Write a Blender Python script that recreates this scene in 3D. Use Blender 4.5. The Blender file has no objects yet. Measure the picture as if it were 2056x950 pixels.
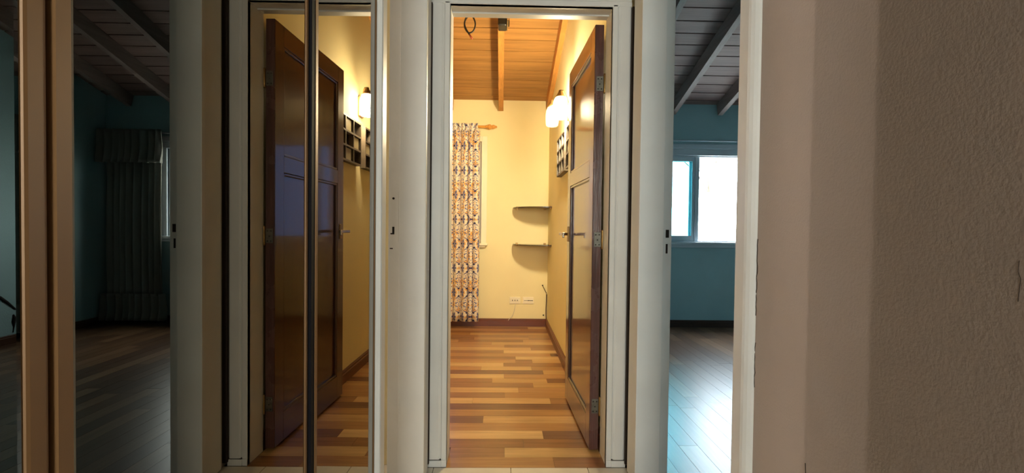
import bpy, bmesh, math, random
from mathutils import Matrix, Vector
random.seed(7)
scn = bpy.context.scene
COL = scn.collection

# ------------------------------------------------------------------ camera
FPX = 950.0
cam_d = bpy.data.cameras.new('camera'); cam = bpy.data.objects.new('camera', cam_d); COL.objects.link(cam)
cam_d.sensor_fit = 'HORIZONTAL'; cam_d.sensor_width = 36.0; cam_d.lens = FPX / 2056 * 36.0
cam_d.clip_start = 0.02; cam_d.clip_end = 200
R = ((0.9997075, -0.0114966, 0.0212764), (-0.0210438, 0.0199916, 0.9995787), (0.0119171, 0.9997340, -0.0197438))
mw = Matrix.Identity(4)
for r in range(3):
    mw[r][0] = R[r][0]; mw[r][1] = R[r][1]; mw[r][2] = -R[r][2]
mw[2][3] = 1.05
cam.matrix_world = mw
scn.camera = cam

# ------------------------------------------------------------------ world, exposure
world = bpy.data.worlds.new('sky'); scn.world = world; world.use_nodes = True
bg = world.node_tree.nodes['Background']
bg.inputs[0].default_value = (0.74, 0.89, 1.0, 1); bg.inputs[1].default_value = 18.0
scn.view_settings.view_transform = 'Standard'; scn.view_settings.look = 'None'
scn.view_settings.gamma = 1.0; scn.view_settings.exposure = 1.0
scn.view_settings.use_curve_mapping = False
try:
    scn.cycles.use_denoising = True
    scn.cycles.max_bounces = 10; scn.cycles.diffuse_bounces = 5; scn.cycles.glossy_bounces = 5
    scn.cycles.sample_clamp_indirect = 6.0
except Exception:
    pass
VANITY_W = 24.0         # watts of each bulb in the room through the left doorway
LAMP_W = 325.0          # radiance of the lit sconce glasses

def portal(name, loc, rot, sx, sy):
    l = bpy.data.lights.new(name, 'AREA'); l.shape = 'RECTANGLE'; l.size = sx; l.size_y = sy
    o = bpy.data.objects.new(name, l); COL.objects.link(o); o.location = loc; o.rotation_euler = rot
    l.cycles.is_portal = True
    return o

# windows where the sky comes in (portals only steer the sampling of the sky)
portal('sky_portal', (2.17, 5.16, 1.40), (-math.pi/2, 0, 0), 1.55, 1.0)
portal('sky_portal', (-0.78, 5.13, 1.41), (-math.pi/2, 0, 0), 1.2, 1.15)
portal('sky_portal', (0.11, -3.13, 1.65), (math.pi/2, 0, 0), 0.80, 1.7)

# ------------------------------------------------------------------ materials
def lin(c):
    return tuple(((v/255)/12.92 if v/255 <= 0.04045 else ((v/255+0.055)/1.055)**2.4) for v in c)

def newmat(name):
    m = bpy.data.materials.new(name); m.use_nodes = True
    nt = m.node_tree; return m, nt, nt.nodes['Principled BSDF']

def N(nt, t, **kw):
    n = nt.nodes.new(t)
    for k, v in kw.items(): setattr(n, k, v)
    return n

def plain(name, rgb, rough=0.5, metal=0.0, var=0.06, scale=6.0, bump=0.0, bscale=60.0, spec=0.5, coat=0.0, stains=None):
    m, nt, p = newmat(name)
    L = nt.links.new
    p.inputs['Roughness'].default_value = rough; p.inputs['Metallic'].default_value = metal
    p.inputs['Specular IOR Level'].default_value = spec
    if coat: p.inputs['Coat Weight'].default_value = coat; p.inputs['Coat Roughness'].default_value = 0.12
    geo = N(nt, 'ShaderNodeNewGeometry')
    nz = N(nt, 'ShaderNodeTexNoise'); nz.inputs['Scale'].default_value = scale; nz.inputs['Detail'].default_value = 5
    L(geo.outputs['Position'], nz.inputs['Vector'])
    c = lin(rgb)
    rmp = N(nt, 'ShaderNodeValToRGB')
    rmp.color_ramp.elements[0].position = 0.3; rmp.color_ramp.elements[1].position = 0.7
    rmp.color_ramp.elements[0].color = tuple(v*(1-var) for v in c)+(1,)
    rmp.color_ramp.elements[1].color = tuple(min(1, v*(1+var)) for v in c)+(1,)
    L(nz.outputs['Fac'], rmp.inputs['Fac'])
    out = rmp.outputs['Color']
    if stains:
        n2 = N(nt, 'ShaderNodeTexNoise'); n2.inputs['Scale'].default_value = stains[1]; n2.inputs['Detail'].default_value = 8
        n2.inputs['Roughness'].default_value = 0.7
        L(geo.outputs['Position'], n2.inputs['Vector'])
        r2 = N(nt, 'ShaderNodeValToRGB'); r2.color_ramp.elements[0].position = stains[2]; r2.color_ramp.elements[1].position = stains[2]+0.07
        L(n2.outputs['Fac'], r2.inputs['Fac'])
        mx = N(nt, 'ShaderNodeMixRGB'); mx.inputs[2].default_value = lin(stains[0])+(1,)
        L(r2.outputs['Color'], mx.inputs[0]); L(out, mx.inputs[1]); out = mx.outputs[0]
    L(out, p.inputs['Base Color'])
    if bump:
        nb = N(nt, 'ShaderNodeTexNoise'); nb.inputs['Scale'].default_value = bscale; nb.inputs['Detail'].default_value = 4
        L(geo.outputs['Position'], nb.inputs['Vector'])
        b = N(nt, 'ShaderNodeBump'); b.inputs['Strength'].default_value = bump; b.inputs['Distance'].default_value = 0.01
        L(nb.outputs['Fac'], b.inputs['Height']); L(b.outputs['Normal'], p.inputs['Normal'])
    return m

def wood(name, rgb, axis, rough=0.4, contrast=0.35, objcol=False, coat=0.0, scale=1.0, bump=0.08, roughvar=0.0, spec=0.5):
    """grain running along world axis 0/1/2, shifted per object"""
    m, nt, p = newmat(name); L = nt.links.new
    p.inputs['Roughness'].default_value = rough; p.inputs['Specular IOR Level'].default_value = spec
    if coat: p.inputs['Coat Weight'].default_value = coat; p.inputs['Coat Roughness'].default_value = 0.07
    geo = N(nt, 'ShaderNodeNewGeometry'); oi = N(nt, 'ShaderNodeObjectInfo')
    mp = N(nt, 'ShaderNodeMapping'); s = [28*scale]*3; s[axis] = 1.6*scale
    mp.inputs['Scale'].default_value = s
    L(geo.outputs['Position'], mp.inputs['Vector'])
    sc = N(nt, 'ShaderNodeMath', operation='MULTIPLY'); sc.inputs[1].default_value = 90.0
    L(oi.outputs['Random'], sc.inputs[0])
    add = N(nt, 'ShaderNodeVectorMath', operation='ADD'); L(mp.outputs[0], add.inputs[0]); L(sc.outputs[0], add.inputs[1])
    nz = N(nt, 'ShaderNodeTexNoise'); nz.inputs['Scale'].default_value = 1.0; nz.inputs['Detail'].default_value = 7
    nz.inputs['Roughness'].default_value = 0.65; nz.inputs['Distortion'].default_value = 0.25
    L(add.outputs[0], nz.inputs['Vector'])
    rmp = N(nt, 'ShaderNodeValToRGB'); e = rmp.color_ramp.elements
    e[0].position = 0.3; e[1].position = 0.72
    e[0].color = (1-contrast,)*3+(1,); e[1].color = (1+contrast*0.35,)*3+(1,)
    L(nz.outputs['Fac'], rmp.inputs['Fac'])
    mul = N(nt, 'ShaderNodeMixRGB', blend_type='MULTIPLY'); mul.inputs[0].default_value = 1
    L(rmp.outputs['Color'], mul.inputs[2])
    if objcol: L(oi.outputs['Color'], mul.inputs[1])
    else: mul.inputs[1].default_value = lin(rgb)+(1,)
    L(mul.outputs[0], p.inputs['Base Color'])
    if roughvar:
        n2 = N(nt, 'ShaderNodeTexNoise'); n2.inputs['Scale'].default_value = 7; n2.inputs['Detail'].default_value = 6
        L(geo.outputs['Position'], n2.inputs['Vector'])
        mr = N(nt, 'ShaderNodeMapRange'); mr.inputs['From Min'].default_value = 0.3; mr.inputs['From Max'].default_value = 0.7
        mr.inputs['To Min'].default_value = rough-roughvar; mr.inputs['To Max'].default_value = rough+roughvar
        L(n2.outputs['Fac'], mr.inputs['Value']); L(mr.outputs[0], p.inputs['Roughness'])
    if bump:
        b = N(nt, 'ShaderNodeBump'); b.inputs['Strength'].default_value = bump; b.inputs['Distance'].default_value = 0.004
        L(nz.outputs['Fac'], b.inputs['Height']); L(b.outputs['Normal'], p.inputs['Normal'])
    return m

M = {}
M['hallwall'] = plain('hall_wall_paint', (170, 157, 148), 0.85, bump=0.14, bscale=220, var=0.05, scale=3)
M['white'] = plain('white_gloss_paint', (218, 219, 217), 0.42, var=0.05, scale=5, bump=0.06, bscale=40, stains=((140, 118, 88), 22, 0.74))
M['cream'] = plain('cream_wall_paint', (232, 219, 172), 0.8, bump=0.12, bscale=160, var=0.03, scale=2)
M['creamtrim'] = plain('cream_window_paint', (236, 226, 196), 0.5, var=0.03)
M['blue'] = plain('blue_wall_paint', (160, 190, 194), 0.75, bump=0.15, bscale=160, var=0.06, scale=2)
M['bath'] = plain('taupe_wall_paint', (120, 110, 98), 0.8)
M['plaster'] = plain('white_plaster', (205, 200, 190), 0.9, var=0.03)
M['tile'] = plain('ceramic_tile', (214, 205, 188), 0.25, var=0.06, scale=9)
M['grout'] = plain('grout', (120, 108, 92), 0.9)
M['subfloor'] = plain('dark_floor_joint', (52, 34, 22), 0.8)
M['plankx'] = wood('oiled_plank_across', (180, 120, 65), 0, 0.24, 0.30, objcol=True, bump=0.02, scale=1.4)
M['planky'] = wood('oiled_plank_along', (110, 75, 50), 1, 0.33, 0.30, objcol=True, bump=0.0, scale=1.3, spec=0.4)
M['ceilwood'] = wood('ceiling_board_timber', (170, 124, 68), 0, 0.5, 0.38, scale=0.9)
M['ceilwood_unlit'] = wood('unlit_ceiling_board', (146, 114, 106), 0, 0.6, 0.35, scale=0.9)  # same timber as the lamplit ceiling, its dimness put into the colour
M['beamwood'] = wood('beam_timber', (190, 132, 66), 1, 0.5, 0.30)
M['beamwood_unlit'] = wood('unlit_beam_timber', (154, 130, 122), 1, 0.6, 0.30)  # same beam timber, dim light put into its colour
M['joint'] = plain('board_joint', (60, 36, 18), 0.8)
M['joint_dark'] = plain('dark_board_joint', (22, 17, 16), 0.8)
M['mahogany'] = wood('varnished_mahogany', (64, 33, 21), 2, 0.30, 0.40, scale=1.2, coat=1.0, bump=0.0)
M['mahogany_rail'] = wood('varnished_mahogany_rail', (64, 33, 21), 1, 0.30, 0.40, scale=1.2, coat=1.0, bump=0.0)
M['edgewood'] = wood('worn_door_edge', (92, 60, 54), 2, 0.26, 0.5, scale=1.6, roughvar=0.14, bump=0.5)
M['skirt'] = wood('stained_baseboard_wood', (104, 52, 28), 0, 0.4, 0.4)
M['skirty'] = wood('stained_baseboard_wood_along', (104, 52, 28), 1, 0.4, 0.4)
M['skirtdark'] = wood('dark_baseboard_wood', (64, 38, 26), 0, 0.4, 0.4)
M['skirtdarky'] = wood('dark_baseboard_wood_along', (84, 52, 34), 1, 0.4, 0.4)
M['steel'] = plain('dull_steel', (112, 110, 102), 0.4, 0.9, var=0.2, scale=60)
M['brass'] = plain('aged_brass', (150, 118, 70), 0.35, 0.9, var=0.15, scale=40)
M['nickel'] = plain('nickel', (180, 170, 155), 0.25, 1.0)
M['black'] = plain('black_plastic', (18, 17, 17), 0.4)
M['rubber'] = plain('black_rubber', (28, 24, 22), 0.6)
M['browncable'] = plain('brown_cable', (74, 46, 28), 0.5)
M['whitecable'] = plain('white_cable', (215, 205, 185), 0.5)
M['red'] = plain('red_brown_tip', (150, 70, 45), 0.5)
M['dark'] = plain('dark_hole', (30, 22, 18), 0.9)
M['crack'] = plain('crack_and_gap_shade', (52, 42, 36), 0.9)
M['goldalu'] = plain('gold_anodised_strip', (126, 94, 60), 0.45, 0.2, var=0.06)
M['gapdark'] = plain('panel_gap_black', (20, 19, 24), 0.7, spec=0.1)
M['boxgrey'] = plain('grey_painted_wood', (84, 74, 64), 0.5, var=0.08)
M['boxdark'] = plain('black_cell_back', (30, 26, 24), 0.5)
M['boxlight'] = plain('pale_cell_back', (150, 138, 108), 0.4)
M['rodwood'] = wood('honey_varnished_wood', (214, 152, 72), 0, 0.3, 0.2)
M['plate'] = plain('outlet_plastic', (232, 222, 196), 0.35)
M['alum'] = plain('window_aluminium', (196, 204, 210), 0.4, 0.0, var=0.03)
M['sheer'] = None
M['bark'] = plain('bark', (92, 78, 62), 0.9)
M['ground'] = plain('outdoor_paving', (170, 168, 160), 0.9)
M['sconcemetal'] = plain('bronze_sconce_metal', (120, 92, 54), 0.4, 0.8)

def glassmat(name, rgb, rough=0.0, alpha_mix=None):
    m, nt, p = newmat(name)
    p.inputs['Base Color'].default_value = lin(rgb)+(1,); p.inputs['Roughness'].default_value = rough
    p.inputs['Transmission Weight'].default_value = 1.0; p.inputs['IOR'].default_value = 1.45
    return m
def thinpane(name, rgb):
    """thin pane: mostly straight-through with a faint reflection"""
    m, nt, p = newmat(name); L = nt.links.new
    tr = N(nt, 'ShaderNodeBsdfTransparent'); tr.inputs[0].default_value = lin(rgb)+(1,)
    gl = N(nt, 'ShaderNodeBsdfGlossy'); gl.inputs['Roughness'].default_value = 0.02
    fr = N(nt, 'ShaderNodeFresnel'); fr.inputs[0].default_value = 1.45
    mx = N(nt, 'ShaderNodeMixShader'); L(fr.outputs[0], mx.inputs[0]); L(tr.outputs[0], mx.inputs[1]); L(gl.outputs[0], mx.inputs[2])
    L(mx.outputs[0], nt.nodes['Material Output'].inputs['Surface'])
    return m
M['pane'] = thinpane('window_glass', (176, 224, 226))
M['paneclear'] = thinpane('clear_window_glass', (235, 245, 250))
M['panedim'] = thinpane('daylight_dimming_glass', (112, 119, 140))  # pane darkened to hold back daylight so the lamp dominates
M['panewarm'] = thinpane('light_warming_hall_glass', (250, 240, 228))  # tint added to take the sky's blue out of the hall light
M['shelfglass'] = thinpane('smoked_shelf_glass', (206, 194, 168))
M['glassedge'] = plain('dark_glass_edge', (58, 44, 30), 0.2)

def emit(name, rgb, strength, base=(240, 230, 205)):
    m, nt, p = newmat(name)
    p.inputs['Base Color'].default_value = lin(base)+(1,); p.inputs['Roughness'].default_value = 0.35
    p.inputs['Emission Color'].default_value = rgb+(1,); p.inputs['Emission Strength'].default_value = strength
    return m
WARM = (1.0, 0.83, 0.52)
M['lit'] = emit('lit_opal_glass', WARM, LAMP_W)
def opalmat():
    m, nt, p = newmat('unlit_frosted_glass'); L = nt.links.new
    d = N(nt, 'ShaderNodeBsdfTranslucent'); d.inputs[0].default_value = lin((244, 238, 220))+(1,)
    d2 = N(nt, 'ShaderNodeBsdfDiffuse'); d2.inputs[0].default_value = lin((244, 238, 220))+(1,)
    t = N(nt, 'ShaderNodeBsdfTransparent'); t.inputs[0].default_value = (0.95, 0.93, 0.88, 1)
    a = N(nt, 'ShaderNodeMixShader'); a.inputs[0].default_value = 0.5; L(d.outputs[0], a.inputs[1]); L(d2.outputs[0], a.inputs[2])
    b = N(nt, 'ShaderNodeMixShader'); b.inputs[0].default_value = 0.72; L(a.outputs[0], b.inputs[1]); L(t.outputs[0], b.inputs[2])
    L(b.outputs[0], nt.nodes['Material Output'].inputs['Surface']); return m
M['opal'] = opalmat()
M['lit3'] = emit('lit_opal_glass_small', WARM, 14.0)

def mirrormat():
    m, nt, p = newmat('old_mirror'); L = nt.links.new
    p.inputs['Metallic'].default_value = 1.0
    geo = N(nt, 'ShaderNodeNewGeometry')
    mp = N(nt, 'ShaderNodeMapping'); mp.inputs['Scale'].default_value = (6, 30, 5); L(geo.outputs['Position'], mp.inputs[0])
    nz = N(nt, 'ShaderNodeTexNoise'); nz.inputs['Scale'].default_value = 1.5; nz.inputs['Detail'].default_value = 6
    L(mp.outputs[0], nz.inputs['Vector'])
    mr = N(nt, 'ShaderNodeMapRange'); mr.inputs['From Min'].default_value = 0.62; mr.inputs['From Max'].default_value = 0.8
    mr.inputs['To Min'].default_value = 0.0; mr.inputs['To Max'].default_value = 0.06
    L(nz.outputs['Fac'], mr.inputs['Value']); L(mr.outputs[0], p.inputs['Roughness'])
    p.inputs['Base Color'].default_value = (0.19, 0.17, 0.135, 1)
    return m
M['mirror'] = mirrormat()

def curtainmat():
    m, nt, p = newmat('damask_curtain_cloth'); L = nt.links.new
    p.inputs['Roughness'].default_value = 0.85; p.inputs['Specular IOR Level'].default_value = 0.2
    uv = N(nt, 'ShaderNodeUVMap'); uv.uv_map = 'cloth'
    sep = N(nt, 'ShaderNodeSeparateXYZ'); L(uv.outputs[0], sep.inputs[0])
    def mth(op, a, b=None, c=None):
        n = N(nt, 'ShaderNodeMath', operation=op)
        for i, v in enumerate((a, b, c)):
            if v is None: continue
            if isinstance(v, (int, float)): n.inputs[i].default_value = v
            else: L(v, n.inputs[i])
        return n.outputs[0]
    U = mth('PINGPONG', sep.outputs[0], 0.085)          # mirror symmetric across
    V = mth('MULTIPLY', mth('WRAP', sep.outputs[1], 0.50, 0.0), 1.0)
    V2 = mth('PINGPONG', sep.outputs[1], 0.125)
    cmb = N(nt, 'ShaderNodeCombineXYZ'); L(U, cmb.inputs[0]); L(V, cmb.inputs[1])
    cmb2 = N(nt, 'ShaderNodeCombineXYZ'); L(U, cmb2.inputs[0]); L(V2, cmb2.inputs[1]); cmb2.inputs[2].default_value = 3.3
    n1 = N(nt, 'ShaderNodeTexNoise'); n1.inputs['Scale'].default_value = 17; n1.inputs['Detail'].default_value = 2.5; n1.inputs['Distortion'].default_value = 1.6
    L(cmb.outputs[0], n1.inputs['Vector'])
    n2 = N(nt, 'ShaderNodeTexNoise'); n2.inputs['Scale'].default_value = 20; n2.inputs['Detail'].default_value = 2.5; n2.inputs['Distortion'].default_value = 2.0
    L(cmb2.outputs[0], n2.inputs['Vector'])
    def thr(src, lo, w=0.025):
        r = N(nt, 'ShaderNodeMapRange'); r.inputs['From Min'].default_value = lo; r.inputs['From Max'].default_value = lo+w
        L(src, r.inputs['Value']); return r.outputs[0]
    ora = thr(n1.outputs['Fac'], 0.525)
    blu = thr(n2.outputs['Fac'], 0.515)
    nav = thr(n2.outputs['Fac'], 0.60)
    mx = N(nt, 'ShaderNodeMixRGB'); mx.inputs[1].default_value = lin((226, 214, 194))+(1,); mx.inputs[2].default_value = lin((222, 172, 100))+(1,); L(ora, mx.inputs[0])
    mx2 = N(nt, 'ShaderNodeMixRGB'); L(mx.outputs[0], mx2.inputs[1]); mx2.inputs[2].default_value = lin((112, 116, 158))+(1,); L(blu, mx2.inputs[0])
    mx3 = N(nt, 'ShaderNodeMixRGB'); L(mx2.outputs[0], mx3.inputs[1]); mx3.inputs[2].default_value = lin((52, 52, 84))+(1,); L(nav, mx3.inputs[0])
    L(mx3.outputs[0], p.inputs['Base Color'])
    return m
M['damask'] = curtainmat()
def sheermat():
    m, nt, p = newmat('white_curtain_cloth'); L = nt.links.new
    d = N(nt, 'ShaderNodeBsdfDiffuse'); d.inputs[0].default_value = lin((150, 148, 142))+(1,)
    t = N(nt, 'ShaderNodeBsdfTranslucent'); t.inputs[0].default_value = lin((190, 186, 176))+(1,)
    mx = N(nt, 'ShaderNodeMixShader'); mx.inputs[0].default_value = 0.25
    L(d.outputs[0], mx.inputs[1]); L(t.outputs[0], mx.inputs[2]); L(mx.outputs[0], nt.nodes['Material Output'].inputs['Surface'])
    return m
M['sheer'] = sheermat()
def leafmat():
    m, nt, p = newmat('leaf_green'); p.inputs['Base Color'].default_value = lin((96, 150, 110))+(1,); p.inputs['Roughness'].default_value = 0.6
    return m
M['leaf'] = leafmat()

# ------------------------------------------------------------------ mesh helpers
def link(name, me, mat, parent=None):
    o = bpy.data.objects.new(name, me); COL.objects.link(o)
    if mat is not None and len(me.materials) == 0: me.materials.append(M[mat] if isinstance(mat, str) else mat)
    if parent is not None: o.parent = parent
    return o

def tag(o, label=None, cat=None, group=None, kind=None):
    if label: o['label'] = label
    if cat: o['category'] = cat
    if group: o['group'] = group
    if kind: o['kind'] = kind
    return o

def empty(name, loc=(0, 0, 0), rz=0.0):
    o = bpy.data.objects.new(name, None); COL.objects.link(o); o.location = loc; o.rotation_euler = (0, 0, rz)
    o.empty_display_size = 0.1
    return o

def add_box(bm, x0, x1, y0, y1, z0, z1, bev=0.0, seg=2):
    b = bmesh.new()
    vs = [b.verts.new(p) for p in ((x0,y0,z0),(x1,y0,z0),(x1,y1,z0),(x0,y1,z0),(x0,y0,z1),(x1,y0,z1),(x1,y1,z1),(x0,y1,z1))]
    for f in ((3,2,1,0),(4,5,6,7),(0,1,5,4),(1,2,6,5),(2,3,7,6),(3,0,4,7)): b.faces.new([vs[i] for i in f])
    if bev: bmesh.ops.bevel(b, geom=b.edges[:], offset=bev, segments=seg, affect='EDGES', profile=0.5)
    me = bpy.data.meshes.new('t'); b.to_mesh(me); b.free(); bm.from_mesh(me); bpy.data.meshes.remove(me)

def add_lathe(bm, prof, seg=20, mat=None):
    """prof: list of (r,z) around local z; mat: Matrix"""
    b = bmesh.new(); rings = []
    for r, z in prof:
        rings.append([b.verts.new((r*math.cos(2*math.pi*k/seg), r*math.sin(2*math.pi*k/seg), z)) for k in range(seg)])
    for i in range(len(rings)-1):
        for k in range(seg):
            f = b.faces.new((rings[i][k], rings[i][(k+1) % seg], rings[i+1][(k+1) % seg], rings[i+1][k])); f.smooth = True
    if prof[0][0] > 1e-5: b.faces.new(rings[0][::-1])
    if prof[-1][0] > 1e-5: b.faces.new(rings[-1])
    bmesh.ops.remove_doubles(b, verts=b.verts[:], dist=1e-6)
    bmesh.ops.recalc_face_normals(b, faces=b.faces[:])
    if mat is not None: b.transform(mat)
    me = bpy.data.meshes.new('t'); b.to_mesh(me); b.free(); bm.from_mesh(me); bpy.data.meshes.remove(me)

def add_tube(bm, pts, r, seg=10, closed=False):
    pts = [Vector(p) for p in pts]; n = len(pts); b = bmesh.new(); rings = []
    up = Vector((0.13, 0.31, 0.94))
    for i, p in enumerate(pts):
        a = pts[max(i-1, 0)]; c = pts[min(i+1, n-1)]
        t = (c-a).normalized()
        s = t.cross(up)
        if s.length < 1e-3: s = t.cross(Vector((1, 0, 0)))
        s.normalize(); w = s.cross(t)
        rr = r[i] if isinstance(r, (list, tuple)) else r
        rings.append([b.verts.new(p + rr*(math.cos(2*math.pi*k/seg)*s + math.sin(2*math.pi*k/seg)*w)) for k in range(seg)])
    for i in range(n-1):
        for k in range(seg):
            f = b.faces.new((rings[i][k], rings[i][(k+1) % seg], rings[i+1][(k+1) % seg], rings[i+1][k])); f.smooth = True
    b.faces.new(rings[0][::-1]); b.faces.new(rings[-1])
    bmesh.ops.recalc_face_normals(b, faces=b.faces[:])
    me = bpy.data.meshes.new('t'); b.to_mesh(me); b.free(); bm.from_mesh(me); bpy.data.meshes.remove(me)

def add_extrude(bm, poly, axis, a0, a1):
    """extrude a 2D polygon along an axis (0,1,2); poly in the two other axes in order"""
    b = bmesh.new()
    def pt(u, v, a):
        if axis == 0: return (a, u, v)
        if axis == 1: return (u, a, v)
        return (u, v, a)
    A = [b.verts.new(pt(u, v, a0)) for u, v in poly]; B = [b.verts.new(pt(u, v, a1)) for u, v in poly]
    n = len(poly)
    for i in range(n): b.faces.new((A[i], A[(i+1) % n], B[(i+1) % n], B[i]))
    b.faces.new(A[::-1]); b.faces.new(B)
    bmesh.ops.recalc_face_normals(b, faces=b.faces[:])
    me = bpy.data.meshes.new('t'); b.to_mesh(me); b.free(); bm.from_mesh(me); bpy.data.meshes.remove(me)

def done(name, bm, mat, parent=None):
    me = bpy.data.meshes.new(name); bm.to_mesh(me); bm.free()
    return link(name, me, mat, parent)

def box(name, x0, x1, y0, y1, z0, z1, mat, parent=None, bev=0.0):
    bm = bmesh.new(); add_box(bm, x0, x1, y0, y1, z0, z1, bev); return done(name, bm, mat, parent)

def boxes(name, lst, mat, parent=None, bev=0.0):
    bm = bmesh.new()
    for b in lst: add_box(bm, *b, bev)
    return done(name, bm, mat, parent)

def struct(o, label, cat): return tag(o, label, cat, kind='structure')

UNIT = {}
def unit(mat, bev=False):
    """shared unit cube (0..1) mesh for planks, boards and tiles"""
    if mat not in UNIT:
        me = bpy.data.meshes.new('piece'); bm = bmesh.new(); add_box(bm, 0, 1, 0, 1, 0, 1); bm.to_mesh(me); bm.free()
        me.materials.append(M[mat]); UNIT[mat] = me
    return UNIT[mat]
def piece(name, x0, x1, y0, y1, z0, z1, mat, parent, color=None):
    o = bpy.data.objects.new(name, unit(mat)); COL.objects.link(o); o.parent = parent
    o.location = (x0, y0, z0); o.scale = (x1-x0, y1-y0, z1-z0)
    if color: o.color = tuple(lin(color))+(1,)
    return o

# ------------------------------------------------------------------ fixed dimensions (metres)
XL, XR = -0.324, 0.566          # hall: mirror plane and right wall
YE = 2.07                       # end wall of the hall
YN = 2.18                       # warm room, near face
YF = 4.994                      # warm room, far wall
XW = 0.487                      # warm room, right wall
XWL = -1.62                     # warm room, left wall
YB = 5.023                      # blue room, far wall
XB = 3.56                       # blue room, right wall
XP = 0.680                      # blue room, partition face
SL = 0.29                       # ceiling slope
ANG = math.atan(SL)

# ------------------------------------------------------------------ walls
struct(boxes('wall_right', [(XR, XP, -3.0, 1.080, 0, 2.62), (XR, XP, 1.888, YE, 0, 2.62), (XR, XP, 1.080, 1.888, 2.06, 2.62),
       (XR, XP, -3.0, YE, 2.62, 4.05)], 'hallwall'), 'beige hall wall to the right of the blue room doorway', 'wall')
struct(boxes('wall_left', [(-0.445, -0.345, -3.0, 1.19, 0, 2.62), (-0.445, -0.326, 1.892, YE, 0, 2.62), (-0.445, -0.345, 1.19, 1.892, 2.06, 2.62)], 'hallwall'),
       'hall wall behind the mirror panels and around the left doorway', 'wall')
struct(boxes('wall_end', [(-1.72, -0.248, YE, YN, 0, 3.4), (0.484, XP, YE, YN, 0, 3.4), (-0.248, 0.484, YE, YN, 2.022, 3.4)], 'cream'),
       'end wall of the hall around the centre doorway', 'wall')
struct(boxes('wall_far', [(XWL-0.1, -1.35, YF, YF+0.12, 0, 2.6), (-0.215, XW, YF, YF+0.12, 0, 2.6), (-1.35, -0.215, YF, YF+0.12, 0, 0.88),
       (-1.35, -0.215, YF, YF+0.12, 1.95, 2.6)], 'cream'), 'cream far wall of the lamplit room with corner shelves', 'wall')
struct(box('wall_side', XW, 0.60, YN, YF+0.12, 0, 3.4, 'cream'), 'cream side wall with the lit sconce behind the open door', 'wall')
struct(box('wall_opposite', XWL-0.1, XWL, YN, YF+0.12, 0, 3.4, 'cream'), 'cream wall of the lamplit room facing the open door', 'wall')
struct(box('wall_partition', 0.60, XP, YN, YB+0.12, 0, 4.05, 'blue'), 'blue partition between the lamplit room and the blue room', 'wall')
WX0, WX1, WZ0, WZ1 = 1.42, 2.92, 0.915, 1.835    # blue room window opening
wb = struct(boxes('wall_back', [(XP, WX0, YB, YB+0.12, 0, 2.6), (WX1, XB+0.1, YB, YB+0.12, 0, 2.6), (WX0, WX1, YB, YB+0.12, 0, WZ0), (WX0, WX1, YB, YB+0.12, WZ1, 2.6)], 'blue'),
       'blue wall with the bright sliding window', 'wall')
we = struct(box('wall_east', XB, XB+0.1, -0.3, YB+0.12, 0, 4.05, 'blue'), 'blue side wall with a dark scrawled crack above the baseboard', 'wall')
struct(box('wall_near', XP, XB+0.1, -0.4, -0.3, 0, 4.05, 'blue'), 'near blue wall of the blue room', 'wall')
struct(boxes('wall_behind', [(-0.445, -0.29, -3.12, -3.0, 0, 2.62), (0.51, XP, -3.12, -3.0, 0, 2.62), (-0.29, 0.51, -3.12, -3.0, 0, 0.80), (-0.29, 0.51, -3.12, -3.0, 2.50, 2.62)], 'hallwall'),
       'hall wall behind the viewer around the added window', 'wall')
struct(boxes('wall_bathroom', [(-2.5, -2.4, 0.3, 2.6, 0, 2.62), (-2.5, -0.445, 0.2, 0.3, 0, 2.62), (-2.5, -1.72, 2.5, 2.6, 0, 2.62)], 'bath'), 'taupe walls of the room through the left doorway', 'wall')

# cracks in the plaster beside the right-hand casing
def crack(name, pts, w, parent, mat='crack'):
    bm = bmesh.new(); add_tube(bm, pts, w, 6); return done(name, bm, mat, parent)
rw = bpy.data.objects['wall_right']
rnd = random.Random(3)
def jag(x, y, z0, z1, n, amp, rnd=rnd):
    return [(x, y + rnd.uniform(-amp, amp), z0 + (z1-z0)*i/n) for i in range(n+1)]
crack('crack', jag(XR, 1.035, 1.03, 0.86, 14, 0.0025), 0.0011, rw)
crack('crack', jag(XR, 1.0355, 0.80, 0.70, 9, 0.0025), 0.0010, rw)
crack('crack', [(XR, 0.855, 0.62), (XR, 0.853, 0.60), (XR, 0.855, 0.575)], 0.0009, rw)
crack('crack', [(XR, 0.505, 1.02), (XR, 0.506, 1.008), (XR, 0.503, 1.0), (XR, 0.505, 0.975)], 0.0003, rw)
# scrawl on the blue wall
crack('scrawl', [(XB, 3.90, 0.50), (XB, 4.00, 0.44), (XB, 4.05, 0.406), (XB, 4.11, 0.354), (XB, 4.17, 0.293), (XB, 4.20, 0.28)], [0.004, 0.010, 0.014, 0.012, 0.008, 0.003], we, 'dark')
crack('scrawl', [(XB, 4.158, 0.245), (XB, 4.166, 0.215), (XB, 4.160, 0.185), (XB, 4.162, 0.14), (XB, 4.155, 0.09)], [0.006, 0.017, 0.016, 0.007, 0.004], we, 'dark')

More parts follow.
